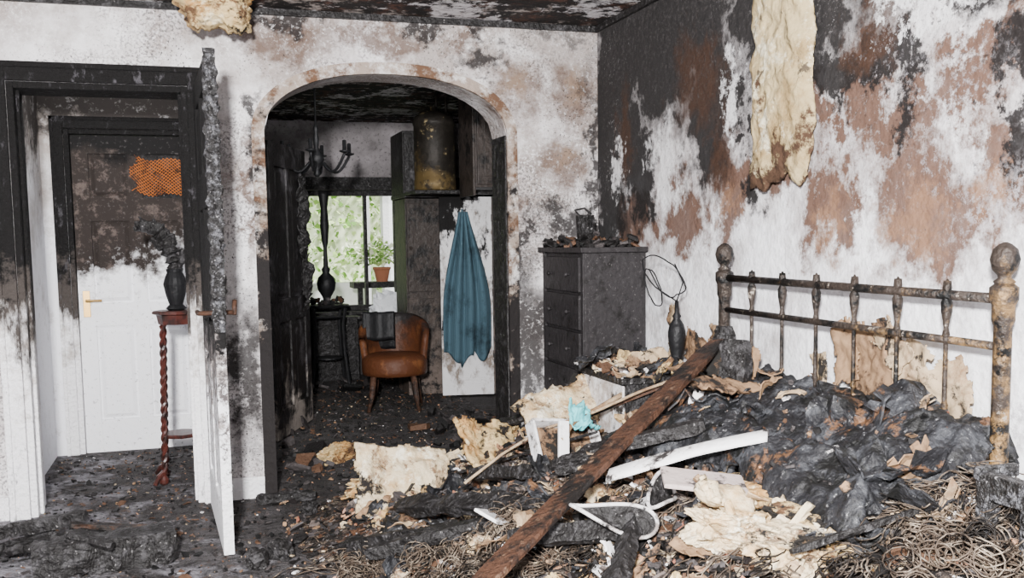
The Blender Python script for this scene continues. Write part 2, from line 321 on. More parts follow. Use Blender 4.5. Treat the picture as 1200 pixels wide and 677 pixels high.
# ------------------------------------------------------------ room shell
XR=2.09; YB=5.0; HC=2.4; YF=9.4
DX0,DX1,DZ=-.80,-.02,2.02
AX0,AX1=.33,1.57; ASP=1.82; AAP=2.11
def archz(x):
    u=(x-(AX0+AX1)/2)/((AX1-AX0)/2); u=cl(u,-1,1)
    return ASP+(AAP-ASP)*(1-abs(u)**2.3)**(1/2.0)
b=MB(); y0,y1=YB,YB+.25
b.bx(-2.6,DX0,y0,y1,0,HC); b.bx(DX0,DX1,y0,y1,DZ,HC); b.bx(DX1,AX0,y0,y1,0,HC); b.bx(AX1,XR+.2,y0,y1,0,HC)
n=48
for i in range(n):
    a=AX0+(AX1-AX0)*i/n; c=AX0+(AX1-AX0)*(i+1)/n; za,zc=archz(a),archz(c)
    b.add([(a,y0,za),(c,y0,zc),(c,y0,HC),(a,y0,HC),(a,y1,za),(c,y1,zc),(c,y1,HC),(a,y1,HC)],[(0,1,2,3),(7,6,5,4),(0,4,5,1),(3,2,6,7)])
b.obj('wall_back',m_wback)
b=MB(); b.bx(XR,XR+.15,-1.5,YB,0,HC); b.obj('wall_right',m_wright)
b=MB(); b.bx(-2.7,-2.6,-1.5,YB+.25,0,HC); b.obj('wall_left',m_hall)
b=MB(); b.bx(-2.7,3.2,-1.5,YF+.2,HC,HC+.1)
b.obj('ceiling',m_ceil)
b=MB(); b.bx(-2.7,3.2,-1.5,YF+.2,-.1,0)
b.obj('floor',m_floor)
b=MB()
ar=[(AX0+(AX1-AX0)*(1-math.cos(pi*k/40))/2) for k in range(41)]
inner=[(x,archz(x)) for x in ar]
def offp(i,d):
    p=inner[i]; q0=inner[max(0,i-1)]; q1=inner[min(40,i+1)]
    t=Vector((q1[0]-q0[0],q1[1]-q0[1])).normalized(); nn=Vector((-t.y,t.x))
    return (p[0]+nn.x*d,p[1]+nn.y*d)
W=.06
out=[offp(i,W) for i in range(41)]
out[0]=(AX0-W,ASP); out[-1]=(AX1+W,ASP)
inL=[(AX0,0)]+inner+[(AX1,0)]; ouL=[(AX0-W,0)]+out+[(AX1+W,0)]
vs=[];fs=[]
for (p,q) in zip(inL,ouL):
    vs+= [(p[0],YB-.018,p[1]),(q[0],YB-.004,q[1]),(p[0],YB+.01,p[1]),(q[0],YB+.01,q[1])]
for i in range(len(inL)-1):
    a=4*i;c=4*i+4
    fs+=[(a,a+1,c+1,c),(a+1,a+3,c+3,c+1),(a,c,c+2,a+2)]
b.add(vs,fs); b.obj('trim_arch',m_arch)
b=MB(); b.bx(AX1-.006,AX1,YB+.012,YB+.25,0,ASP); b.obj('trim_arch_reveal',m_char)
b=MB(); b.bx(DX1+.09,AX0-W,YB-.018,YB,0,.11); b.bx(-2.6,DX0-.09,YB-.018,YB,0,.11); b.obj('baseboard_back',m_trim,bevel=.004)
b=MB(); b.bx(-2.6,XR,YB-.02,YB,HC-.03,HC); b.bx(XR-.02,XR,-1.5,YB,HC-.03,HC); b.obj('trim_ceiling',m_char)
def casing(b,x0,x1,zt,yf,w=.085,t=.025,dep=.25):
    b.bx(x0-w,x0,yf-t,yf,0,zt+w); b.bx(x1,x1+w,yf-t,yf,0,zt+w); b.bx(x0,x1,yf-t,yf,zt,zt+w)
    b.bx(x0-w,x0-w*.7,yf-t-.012,yf-t,0,zt+w); b.bx(x1+w*.7,x1+w,yf-t-.012,yf-t,0,zt+w); b.bx(x0-w,x1+w,yf-t-.012,yf-t,zt+w*.7,zt+w)
    b.bx(x0,x0+.03,yf,yf+dep,0,zt); b.bx(x1-.03,x1,yf,yf+dep,0,zt); b.bx(x0+.03,x1-.03,yf,yf+dep,zt-.03,zt)
    b.bx(x0+.03,x0+.045,yf+.06,yf+.1,0,zt-.03); b.bx(x1-.045,x1-.03,yf+.06,yf+.1,0,zt-.03)
b=MB(); casing(b,DX0,DX1,DZ,YB); b.obj('trim_doorway',m_trim,bevel=.003)
HY=6.45; hx0,hx1=-.74,.04; hz=1.97
b=MB(); b.bx(-.97,-.87,YB+.25,HY,0,HC); b.obj('wall_hall_left',m_hall)
b=MB(); b.bx(.12,.24,YB+.25,YF,0,HC); b.obj('wall_hall_right',m_hall)
b=MB(); b.bx(-.97,hx0,HY,HY+.12,0,HC); b.bx(hx0,hx1,HY,HY+.12,hz,HC); b.bx(hx1,.12,HY,HY+.12,0,HC); b.obj('wall_hall_back',m_hall)
b=MB(); casing(b,hx0,hx1,hz,HY,w=.07,t=.02,dep=.1); b.obj('trim_hall_door',m_trim,bevel=.003)
def panel_door(b,w,h,t=.04,rows=None,mi=0,skip=None):
    st=.10*w/.76
    rows=rows or [(.20,.78),(.92,1.42),(1.56,h-.11)]
    b.bx(0,st,-t/2,t/2,0,h,mi); b.bx(w-st,w,-t/2,t/2,0,h,mi); mid0=w/2-st*.42; mid1=w/2+st*.42
    zs=[0]+[z for r in rows for z in r]+[h]
    for i in range(0,len(zs),2): b.bx(st,w-st,-t/2,t/2,zs[i],zs[i+1],mi)
    for k,(za,zb) in enumerate(rows):
        b.bx(mid0,mid1,-t/2,t/2,za,zb,mi)
        for c,(xa,xb) in enumerate(((st,mid0),(mid1,w-st))):
            if skip and (k,c) in skip: continue
            b.bx(xa,xb,-t*.12,t*.12,za,zb,mi)
            e=.035
            vs=[(xa+.012,-t*.12,za+.012),(xb-.012,-t*.12,za+.012),(xb-.012,-t*.12,zb-.012),(xa+.012,-t*.12,zb-.012),(xa+e,-t*.42,za+e),(xb-e,-t*.42,za+e),(xb-e,-t*.42,zb-e),(xa+e,-t*.42,zb-e)]
            b.add(vs,[(4,5,6,7),(0,1,5,4),(1,2,6,5),(2,3,7,6),(3,0,4,7)],mi)
b=MB(); dw=hx1-hx0-.07
panel_door(b,dw,hz-.035,t=.05,skip={(2,1)})
M0=TR(hx0+.035,HY+.05,0)
b.v=[(M0@Vector(v))[:] for v in b.v]
hxp=hx0+.035+.045
b.bx(hxp-.02,hxp+.02,HY+.015,HY+.026,.84,1.00,1); b.tube([(hxp,HY+.025,.94),(hxp,HY-.02,.94),(hxp+.09,HY-.025,.94)],.008,8,1)
xa=hx0+.035+dw/2-.02; xb=hx1-.035-.05; za,zb=1.60,1.82
nn_=14
for k in range(-nn_,nn_):
    for sgn in (1,-1):
        x0_=xa+(xb-xa)*k/nn_; pts=[]
        for j in range(13):
            t=j/12; x_=x0_+(xb-xa)*.8*t if sgn>0 else x0_+(xb-xa)*.8*(1-t)
            lim=.025*math.sin(t*9)
            cut=.25*(1-abs((x_-xa)/(xb-xa)-.6)*1.2)
            if xa+lim<=x_<=xb+lim: pts.append((x_,HY+.012+.010*math.sin(x_*40+t*7)+.002*sgn,za+(zb-za)*t-cut*.12+.012*math.sin(x_*30)))
        if len(pts)>1: b.tube(pts,.0028,4,2)
b.bx(hx0+.035+dw/2+.03,hx1-.035-.09,HY+.062,HY+.07,1.54,hz-.13,3)
b.obj('door_1',[m_doorw,m_brass,m_orange,m_char],bevel=.0015)
# opened door leaf seen edge-on
b=MB(); LW=.87; panel_door(b,LW,2.0,t=.042)
hx_,hy_=.028,YB-.045
ex,ey=.042,-.87
ang=math.atan2(ey,ex)
M0=TR(hx_,hy_,.004,0,0,ang)
b.v=[(M0@Vector(v))[:] for v in b.v]
LF=b.obj('door_2',m_leaf,bevel=.002)
ep=(hx_+math.cos(ang)*LW, hy_+math.sin(ang)*LW)
beam('charred_edge',(ep[0],ep[1]-.005,.92),(ep[0],ep[1]-.005,2.03),.05,.035,m_gator,seed=3,amp=.7,n=90,parent=LF,fq=22)
b=MB(); hb=(0.06,YB-.80,.99)
b.tube([(hb[0]-.07,hb[1],hb[2]),(hb[0]+.07,hb[1],hb[2])],.010,8); b.tube([(hb[0]-.07,hb[1],hb[2]),(hb[0]-.075,hb[1]+.1,hb[2])],.010,8); b.tube([(hb[0]+.07,hb[1],hb[2]-.01),(hb[0]+.075,hb[1]+.02,hb[2]+.05)],.010,8)
b.obj('lever_handle',m_brownw,smooth=True,parent=LF)

# ------------------------------------------------------------ plant stand in the hall
b=MB(); px,py=-.125,5.55; zt=.90
b.lathe([(.11,0),(.125,.006),(.125,.016),(.115,.022)],(px,py,zt),8); b.lathe([(.095,0),(.105,.05)],(px,py,zt-.05),8)
b.lathe([(.10,0),(.105,.01),(.10,.02)],(px,py,.24),8)
for sx in (-1,1):
    for sy in (-1,1):
        def leg(t): 
            sp=.070+.026*(1-t); return (px+sx*sp,py+sy*sp,zt*t)
        for ph in (0,pi):
            pts=[]
            for k in range(90):
                t=.06+.88*k/89; q=leg(t); a=t*2*pi*9+ph
                pts.append((q[0]+.009*math.cos(a),q[1]+.009*math.sin(a),q[2]))
            b.tube(pts,.010,6)
        q=leg(.03); b.lathe([(.012,0),(.024,.01),(.026,.03),(.014,.05),(.02,.07)],(q[0]+sx*.004,q[1]+sy*.004,0),10)
        b.tube([(q[0],q[1],.07),(q[0]+sx*.03,q[1]+sy*.03,.05),(q[0]+sx*.05,q[1]+sy*.05,.01)],[.014,.014,.012],8)
b.obj('plant_stand',m_mahog,smooth=False)
b=MB(); b.lathe([(.04,0),(.055,.01),(.035,.03),(.05,.08),(.062,.14),(.05,.18),(.04,.20),(.045,.22),(.03,.22)],(px,py,zt+.023),18,0)
def rough_tube(b,pts,rs,seed,mi):
    P=[];Q=[]
    for i in range(len(pts)-1):
        for j in range(6):
            t=j/6; p=Vector(pts[i]).lerp(Vector(pts[i+1]),t); r_=rs[i]+(rs[i+1]-rs[i])*t
            P.append(p+Vector((fr(i+t,seed,0),fr(i+t,seed,3),fr(i+t,seed,6)))*.008); Q.append(r_*(1+.55*fr((i+t)*4,seed,9)))
    b.tube(P,Q,9,mi)
v0=zt+.22
rough_tube(b,[(px,py,v0),(px-.005,py,v0+.08),(px-.03,py,v0+.17),(px-.08,py,v0+.235),(px-.15,py,v0+.255),(px-.20,py,v0+.23)],[.03,.04,.045,.04,.035,.012],1,1)
rough_tube(b,[(px-.03,py,v0+.17),(px-.06,py,v0+.14),(px-.12,py,v0+.19)],[.03,.028,.012],2,1)
rough_tube(b,[(px-.08,py,v0+.23),(px-.10,py-.02,v0+.30)],[.02,.005],3,1)
rough_tube(b,[(px,py,v0),(px+.04,py-.01,v0+.08),(px+.05,py,v0+.14)],[.025,.02,.006],4,1)
rough_tube(b,[(px-.14,py,v0+.25),(px-.17,py-.02,v0+.31)],[.016,.004],5,1)
b.obj('charred_ornament_vase',[m_blkmetal,m_char])

# ------------------------------------------------------------ hanging insulation
def hang(name,c,w,h,axis,m,seed,thick=.05,nar=.1,ragb=.07):
    b=MB(); nx,nz=36,70; fs=[];vs=[]
    for side in (0,1):
        for j in range(nz+1):
            v=j/nz
            for i in range(nx+1):
                u=i/nx-.5
                ww=w*(1-nar*v+.16*fr(v*4+seed,(1 if u>0 else -1)*3.,0,4))
                bot=h*(1+ragb*fr(u*4+seed,3.3,0,5))
                lat=u*ww+.05*fr(v*2,seed,0)
                dep=(thick*(1-(2*u)**6)*(1-.75*v**8))*(1 if side==0 else 0)+.014*fr(u*7+seed,v*12,side*4.,5)+ (0.004 if side==0 else 0)
                z=c[2]-v*bot
                if axis=='X': vs.append((c[0]-dep,c[1]+lat,z))
                else: vs.append((c[0]+lat,c[1]-dep,z))
    n1=(nx+1)*(nz+1)
    for s_ in (0,1):
        for j in range(nz):
            for i in range(nx):
                a=s_*n1+j*(nx+1)+i; f=(a,a+1,a+nx+2,a+nx+1); fs.append(f if s_ else f[::-1])
    rim=[i for i in range(nx+1)]+[j*(nx+1)+nx for j in range(1,nz+1)]+[nz*(nx+1)+i for i in range(nx-1,-1,-1)]+[j*(nx+1) for j in range(nz-1,0,-1)]
    for k in range(len(rim)):
        a,c2=rim[k],rim[(k+1)%len(rim)]; fs.append((a,c2,c2+n1,a+n1))
    b.add(vs,fs); return b.obj(name,m,smooth=True)
hang('hanging_insulation',(XR-.03,3.17,HC-.005),.36,.93,'X',m_ins,2.3,thick=.04,nar=-.10)
hang('ceiling_insulation',(.13,YB-.30,HC-.003),.36,.17,'Y',m_foam,6.1,thick=.12,nar=.3,ragb=.3)

# ------------------------------------------------------------ chest of drawers
b=MB(); cx0,cx1,cy0,cy1,ch=1.745,2.075,4.36,4.95,1.23
b.bx(cx0+.012,cx1,cy0+.01,cy1-.01,.05,ch-.025); b.bx(cx0-.02,cx1,cy0-.02,cy1+.015,ch-.025,ch)
b.bx(cx0+.03,cx1-.02,cy0+.03,cy1-.03,0,.05)
b.bx(cx0,cx0+.012,cy0+.01,cy0+.04,.05,ch-.025); b.bx(cx0,cx0+.012,cy1-.04,cy1-.01,.05,ch-.025)
nd=6; zz=.09
for k in range(nd):
    hgt=(ch-.04-.09)/nd
    b.bx(cx0-.008,cx0+.012,cy0+.045,cy1-.045,zz+.008,zz+hgt-.008)
    for yy in (cy0+.17,cy1-.17):
        b.lathe([(.006,0),(.006,.010),(.012,.016),(.010,.024),(.004,.028)],(0,0,0),10,1,TR(cx0-.008,yy,zz+hgt/2,0,-pi/2,0))
    zz+=hgt
b.obj('chest_of_drawers',[m_chest,m_chest],bevel=.004)
b=MB(); rr=random.Random(5)
for k in range(240):
    z=ch+.006+abs(rr.gauss(0,.016))
    b.frag((rr.uniform(cx0,cx1-.04),rr.uniform(cy0,cy1),z),rr.uniform(.012,.05),rr.uniform(.004,.02),Euler((rr.uniform(-.6,.6),rr.uniform(-.6,.6),rr.uniform(0,6))),0,rr)
b.obj('ash_fragments_on_chest',m_fdark)
b=MB(); M0=TR(1.86,4.6,ch+.015,-.1,0,.25)
b.bx(-.05,.05,-.012,.012,0,.02,0,M0); b.bx(-.05,-.035,-.012,.012,.02,.13,0,M0); b.bx(.035,.05,-.012,.012,.02,.13,0,M0); b.bx(-.05,.05,-.012,.012,.13,.145,0,M0); b.bx(-.035,.035,0,.004,.02,.13,0,M0)
b.tube([(-.03,0,.14),(-.06,0,.17),(0,0,.18),(.04,.0,.15)],.006,6,0,M0)
b.obj('burnt_photo_frame',m_char,bevel=.002)

# ------------------------------------------------------------ nightstand + lamp
b=MB(); nx0,nx1,ny0,ny1,nh=1.64,2.06,3.66,4.14,.70
b.bx(nx0+.01,nx1,ny0,ny1,.08,nh-.025,1); b.bx(nx0-.02,nx1,ny0-.02,ny1+.02,nh-.025,nh,1)
b.bx(nx0,nx0+.01,ny0+.015,ny1-.015,.10,.38,0); b.bx(nx0,nx0+.01,ny0+.015,ny1-.015,.395,nh-.035,0)
for z in (.24,.53): b.lathe([(.006,0),(.016,.02),(.004,.03)],(0,0,0),10,1,TR(nx0,(ny0+ny1)/2,z,0,-pi/2,0))
for xx in (nx0+.02,nx1-.06):
    for yy in (ny0+.01,ny1-.05): b.bx(xx,xx+.04,yy,yy+.04,0,.08,0)
b.obj('nightstand',[m_white,m_char],bevel=.003)
b=MB(); lx,ly=1.94,3.78
b.lathe([(.050,0),(.052,.012),(.028,.03),(.02,.05),(.028,.08),(.036,.13),(.038,.17),(.03,.20),(.014,.225),(.02,.235),(.010,.25),(.008,.30)],(lx,ly,nh+.001),20)
lt=Vector((lx,ly,nh+.30))
def loop(c,r,nrm,seg=28,j=.15,sd=0,a1=2*pi):
    nrm=Vector(nrm).normalized(); u=nrm.orthogonal().normalized(); w=nrm.cross(u); return [Vector(c)+(u*math.cos(a1*k/seg)+w*math.sin(a1*k/seg))*r*(1+j*fr(k*.3,sd)) for k in range(seg+1)]
b.tube(loop(lt+Vector((-.05,.02,.11)),.11,(.3,-.7,.6),sd=1),.003,6); b.tube(loop(lt+Vector((-.09,.04,.06)),.085,(.6,-.6,.3),sd=5),.003,6)
b.tube([lt,lt+Vector((-.08,0,.05)),lt+Vector((-.12,.02,.14))],.003,6); b.tube([lt,lt+Vector((.03,0,.08)),lt+Vector((.0,.02,.16))],.003,6)
b.obj('table_lamp',m_blkmetal,smooth=True)

# ------------------------------------------------------------ bed headboard
HB=emp('brass_bed_headboard')
hx=1.98; ya,yb=2.03,3.45
knob=[(.022,0),(.028,.008),(.016,.018),(.018,.025),(.030,.038),(.037,.065),(.030,.092),(.015,.105),(.004,.11)]
b=MB()
for y in (ya,yb):
    b.lathe([(.026,0),(.026,.35),(.023,.36),(.023,1.03),(.029,1.045),(.029,1.085),(.036,1.10),(.036,1.13),(.024,1.14)],(hx,y,0),20)
    b.lathe(knob,(hx,y,1.137),20)
b.obj('posts',m_steel,smooth=True,parent=HB)
b=MB()
b.tube([(hx,ya,1.10),(hx,yb,1.11)],.014,12); b.tube([(hx,ya,.975),(hx,yb,.985)],.0115,12); b.tube([(hx,ya,.42),(hx,yb,.42)],.014,10)
b.obj('rails',m_steel,smooth=True,parent=HB)
b=MB(); ns=6
for k in range(ns):
    y=yb-(yb-ya)*(k+1)/(ns+1)
    b.lathe([(.006,0),(.006,.36),(.011,.37),(.007,.38),(.0065,.555),(.011,.57),(.007,.59),(.010,.61),(.015,.635),(.016,.66),(.010,.675),(.009,.685),(.013,.70),(.011,.72)],(hx,y,.42),12)
    b.lathe([(.009,0),(.012,.01),(.006,.022),(.002,.03)],(hx,y,1.116),10)
b.obj('spindles',m_steel,smooth=True,parent=HB)
beam('charred_post_wrap',(hx-.01,yb-.01,.30),(hx-.01,yb-.01,.92),.07,.065,m_char,seed=8,amp=.4,n=50,parent=HB)
beam('charred_bed_stump',(1.80,3.10,.40),(1.85,3.13,.90),.10,.05,m_char,seed=18,amp=.5,n=50)

# ------------------------------------------------------------ rubble heap
def H0(x,y):
    bed=sm(.30,.80,x)*sm(3.95,3.30,y)*(.13+.37*sm(.6,1.65,x))
    bed+=.10*sm(1.5,1.95,x)*sm(3.4,3.0,y)
    side=.36*math.exp(-((x-1.45)/.42)**2-((y-4.2)/.50)**2)
    mid=.17*math.exp(-((x-1.0)/.4)**2-((y-4.2)/.5)**2)
    ns_=.55*sm(1.35,1.75,x)*sm(3.3,3.6,y)*sm(4.3,4.0,y)
    return max(bed,side,mid,ns_)
def H(x,y):
    m=H0(x,y)
    return m+cl(m*5,0,1)*(.070*fr(x*3.6,y*3.6,.3,5)+.028*fr(x*14,y*14,2,3))-.012
b=MB(); gx,gy=110,210; vs=[];fs=[]
X0,X1,Y0,Y1=.1,2.085,.9,4.98
for j in range(gy+1):
    for i in range(gx+1):
        x=X0+(X1-X0)*i/gx;y=Y0+(Y1-Y0)*j/gy; vs.append((x,y,H(x,y)))
for j in range(gy):
    for i in range(gx):
        a=j*(gx+1)+i; fs.append((a,a+1,a+gx+2,a+gx+1))
b.add(vs,fs); b.obj('rubble_heap',m_rub,smooth=True)

bgx,bgy=110,160
BX0,BY0,BW,BL=1.46,1.98,.57,1.28
def bedz(u,v):
    x=BX0+BW*u; y=BY0+BL*v
    x+=.10*fr(v*3,2,0,3)*(1-u)
    z=.60+.14*sm(0,1,u)+.02*v+.045*fr(x*3.5,y*3.5,7,4)+.050*abs(fr(x*8+y*3,y*7-x*2,3,4))-.20*(1-cl(u*5))**2-.10*(1-cl(v*10))**2
    return x,y,z
def onbed(x,y): return BX0+.06<x and BY0+.04<y<BY0+BL-.05
rr=random.Random(11)
def topz(x,y):
    z=max(0,H(x,y) if (X0<x<X1 and y<Y1) else 0)
    if nx0-.02<x<nx1 and ny0-.02<y<ny1+.02: z=max(z,nh)
    if onbed(x,y): z=max(z,bedz((x-BX0)/BW,(y-BY0)/BL)[2])
    return z
def scat(name,m,n,xr,yr,s0,s1,thk=(.003,.012),tilt=.7,dens=None,lift=.012,bedp=.12):
    b=MB(); c=0
    while c<n:
        x=rr.uniform(*xr); y=rr.uniform(*yr)
        if dens and rr.random()>dens(x,y): continue
        if x>1.68 and 4.28<y<5: continue
        ob=onbed(x,y)
        if ob and rr.random()>bedp: continue
        s=s0+(s1-s0)*rr.random()**2.2
        if ob: s*=.6
        z=topz(x,y)+rr.uniform(0,lift)*(.3 if ob else 1)+s*.12
        b.frag((x,y,z),s,rr.uniform(*thk),Euler((rr.gauss(0,tilt),rr.gauss(0,tilt),rr.uniform(0,6.3))),0,rr); c+=1
    return b.obj(name,m)
onheap=lambda x,y: 1 if H0(x,y)>.05 else .15
scat('charred_wood_fragments',m_fdark,3600,(.3,2.0),(1.3,4.8),.008,.055,(.003,.015),.5,onheap,.025)
scat('plaster_fragments',m_flight,3200,(.3,2.0),(1.3,4.8),.005,.045,(.003,.010),.5,onheap,.03,.15)
scat('clay_fragments',m_fred,200,(.3,2.0),(1.6,4.6),.008,.030,(.006,.012),.6,onheap,.03)
def onfloor(x,y):
    if 4.98<y<5.28 and not (AX0+.04<x<AX1-.04 or DX0+.04<x<DX1-.04): return 0
    if y>5.25 and x<.30 and (x>.08 or y>6.4 or x<-.84): return 0
    return 1
scat('floor_ash_fragments',m_fdark,5200,(-1.6,2.0),(3.2,8.8),.005,.030,(.002,.008),.3,onfloor,.005)
scat('floor_plaster_fragments',m_flight,1300,(-1.6,2.0),(3.2,8.8),.003,.016,(.002,.006),.3,onfloor,.005)

def scraps(name,m,n,w0,w1,sd,xr=(.5,1.95),yr=(1.9,4.6),solid=.004,amp=.03,tilt=.4,lift=.015,bedp=.12,springp=.5):
    b=MB(); q=random.Random(sd); c=0
    while c<n:
        x=q.uniform(*xr); y=q.uniform(*yr)
        if H0(x,y)<.08 or (x>1.62 and y>4.2): continue
        if onbed(x,y) and q.random()>bedp: continue
        if x<1.05 and y<3.7 and q.random()>springp: continue
        w=q.uniform(w0,w1); h=w*q.uniform(.35,.8)
        b.scrap((x,y,topz(x,y)+lift+w*.06),w,h,Euler((q.gauss(0,tilt),q.gauss(0,tilt),q.uniform(0,6.3))),q.uniform(0,50),amp=amp,rag=.12,curl=q.uniform(-.15,.2),clampx=2.06); c+=1
    return b.obj(name,m,solid=solid)
scraps('cardboard_scraps',m_card,70,.06,.22,1,bedp=.25)
scraps('wallpaper_scraps',m_paper,50,.05,.20,2)
scraps('foam_scraps',m_foamw,48,.05,.18,3,solid=.018,bedp=.05)
scraps('yellow_foam_scraps',m_foam,34,.05,.16,4,solid=.02)
scraps('charred_fabric_scraps',m_bed,70,.10,.28,5,amp=.04,solid=.006,bedp=.3,springp=.3)
scraps('plasterboard_scraps',m_whiteb,32,.05,.15,6,amp=.008,solid=.009,bedp=.1)

# springs
b=MB(); rr=random.Random(21)
def spring(x,y,z,r,h,turns,rot):
    M=TR(x,y,z)@rot.to_matrix().to_4x4(); pts=[]; n=int(turns*11)
    for k in range(n+1):
        t=k/n; a=t*turns*2*pi; q=r*(.75+.5*abs(2*t-1)); pts.append((q*math.cos(a),q*math.sin(a),h*(t-.2)))
    b.tube(pts,.0019,4,0,M)
for k in range(420):
    if k<250: x,y=rr.uniform(.45,1.12),rr.uniform(2.7,3.75)
    else: x,y=rr.uniform(1.25,1.85),rr.uniform(1.5,2.05)
    spring(x,y,H(x,y)+.035,rr.uniform(.022,.038),rr.uniform(.03,.09),rr.uniform(3,5),Euler((rr.gauss(0,.7),rr.gauss(0,.7),rr.uniform(0,6))))
for k in range(260):
    if k<140: x,y=rr.uniform(.45,1.2),rr.uniform(2.6,3.8)
    else: x,y=rr.uniform(1.0,1.55),rr.uniform(1.5,3.3)
    p=Vector((x,y,H(x,y)+.02)); a=rr.uniform(0,6.3); pts=[p.copy()]
    for j in range(14):
        a+=rr.gauss(0,.45); p=p+Vector((math.cos(a)*.03,math.sin(a)*.03,0)); p.z=H(p.x,p.y)+.03+.02*math.sin(j*.6+k); p.x=min(p.x,2.05); pts.append(p.copy())
    b.tube(pts,.0022,4)
b.obj('mattress_springs',m_wire,smooth=True)

b=MB(); vs=[];fs=[]
for j in range(bgy+1):
    for i in range(bgx+1): vs.append(bedz(i/bgx,j/bgy))
for j in range(bgy):
    for i in range(bgx):
        u=i/bgx; v=j/bgy
        if min(v,1-v)<.04*(.6+fr(u*6,9 if v<.5 else 4,0)) : continue
        if u<.05*(1+2.4*fr(v*9,3,0)): continue
        a=j*(bgx+1)+i; fs.append((a,a+1,a+bgx+2,a+bgx+1))
b.add(vs,fs); b.obj('burnt_mattress',m_bed,smooth=True,solid=.04)
for k,(v,ln_) in enumerate([(.04,.05),(.16,.10),(.34,.12),(.50,.08)]):
    x,y,z=bedz(.05,v); lump('scorched_foam_edge',(x-.01,y,z+.01),(.035,ln_,.025),.1,m_foam,60+k*4,sub=4)

L_=[((.88,4.6),(.22,.14,.06),.3,m_foam),((1.30,4.40),(.16,.10,.07),.8,m_foam),((1.45,4.74),(.15,.09,.06),.2,m_foam),
 ((.72,5.75),(.13,.09,.05),.9,m_foam),((1.36,2.32),(.14,.11,.06),.9,m_foamw),((1.42,2.10),(.12,.10,.05),.4,m_foamw),
 ((1.28,3.7),(.2,.08,.05),.7,m_foam),((1.62,4.12),(.15,.1,.05),.2,m_foamw),((1.05,4.55),(.1,.07,.04),1.2,m_foam)]
for k,((x,y),sc,rz,m) in enumerate(L_): lump('insulation_chunk',(x,y,H(x,y)+sc[2]*.7),sc,rz,m,k*3.7)

sheet('foam_mattress_piece',.48,.36,TR(.84,4.30,.20,1.0,.12,.12),m_foamw,amp=.04,rag=.06,seed=3,th=.02,n=46)
sheet('foam_mattress_piece',.34,.26,TR(1.23,4.20,.36,.9,.2,.5),m_foam,amp=.05,rag=.08,seed=9,th=.02)
sheet('foam_mattress_piece',.50,.26,TR(1.52,3.96,.54,.60,-.2,.35),m_foamw,amp=.05,rag=.06,seed=12,th=.03)
sheet('foam_mattress_piece',.28,.2,TR(1.38,2.36,.56,.5,.3,1.2),m_foamw,amp=.06,rag=.10,seed=15,th=.02)
sheet('cardboard_piece',.34,.16,TR(1.74,3.0,.76,.3,.0,.5),m_card,amp=.04,rag=.08,seed=5)
sheet('cardboard_piece',.22,.15,TR(1.90,3.25,.80,1.1,.1,-.9),m_card,amp=.03,rag=.08,seed=6)
sheet('cardboard_piece',.24,.16,TR(1.78,3.30,.74,.4,.3,.2),m_card,amp=.04,rag=.08,seed=16)
for k,(yy,zz,w,h,rx) in enumerate([(2.62,.86,.24,.30,.2),(2.45,.84,.2,.28,-.3),(2.30,.80,.22,.22,.5),(2.75,.88,.14,.22,.3),(2.9,.80,.14,.16,.3),(3.6,.82,.16,.2,.1),(3.75,.78,.3,.16,-.2),(4.0,.85,.16,.26,.1),(2.52,.92,.12,.18,.9)]):
    M0=Matrix.Translation((2.035,yy,zz))@Matrix.Rotation(-pi/2+.12,4,'Y')@Matrix.Rotation(rx,4,'Z')
    sheet('peeled_wallpaper',h,w,M0,m_paper if k%3 else m_card,amp=.03,rag=.12,seed=20+k,th=.003,curl=.05)
sheet('turquoise_cloth',.15,.11,TR(1.44,3.62,.57,.5,.1,.4),m_teal,amp=.06,fq=9,rag=.08,seed=2,th=.004)
def board(name,c,w,h,t,rot,m,bev=.004):
    b=MB(); b.bx(-w/2,w/2,-h/2,h/2,-t/2,t/2,0,TR(c[0],c[1],c[2],*rot)); return b.obj(name,m,bevel=bev)
def profile_board(name,p0,p1,w,m,curve=.05):
    p0=Vector(p0);p1=Vector(p1); b=MB(); n=24; d=(p1-p0).normalized(); s=d.cross(Vector((0,0,1))).normalized(); vs=[];fs=[]
    for i in range(n+1):
        t=i/n; c=p0.lerp(p1,t)+Vector((0,0,curve*math.sin(pi*t))); ww=w*(.6+.4*math.sin(pi*min(1,t*1.6+.1)))*(1+.08*fr(t*5,1))
        for a,zz in ((-.5,0),(-.45,.014),(0,.03),(.45,.014),(.5,0),(0,-.008)): vs.append(c+s*a*ww+Vector((0,0,zz)))
    for i in range(n):
        for j in range(6): j2=(j+1)%6; fs.append((i*6+j,i*6+j2,(i+1)*6+j2,(i+1)*6+j))
    fs.append((5,4,3,2,1,0)); fs.append(tuple(n*6+j for j in range(6)))
    b.add(vs,fs); return b.obj(name,m,smooth=True)
profile_board('white_moulded_board',(1.22,2.84,.51),(1.62,2.56,.66),.16,m_whiteb,.01)
beam('charred_timber',(1.28,3.00,.57),(1.56,2.84,.66),.07,.04,m_char,seed=51,amp=.3)
board('plasterboard_piece',(1.36,2.48,.57),.24,.14,.014,(.15,.12,-.35),m_pink)
board('plasterboard_piece',(.92,3.15,.33),.12,.10,.012,(.4,.3,.9),m_whiteb)
b=MB(); M0=TR(1.38,3.64,.43,.95,.12,.15)
b.bx(-.15,.15,-.12,-.108,-.035,.035,0,M0); b.bx(-.15,.15,.108,.12,-.035,.035,0,M0); b.bx(-.15,-.138,-.12,.12,-.035,.035,0,M0); b.bx(.138,.15,-.12,.12,-.035,.035,0,M0); b.bx(-.15,.15,-.12,.12,-.035,-.028,1,M0)
b.obj('overturned_drawer',[m_white,m_card],bevel=.003)
board('white_board_strip',(1.305,3.48,.44),.045,.28,.016,(1.2,.2,.1),m_whiteb)
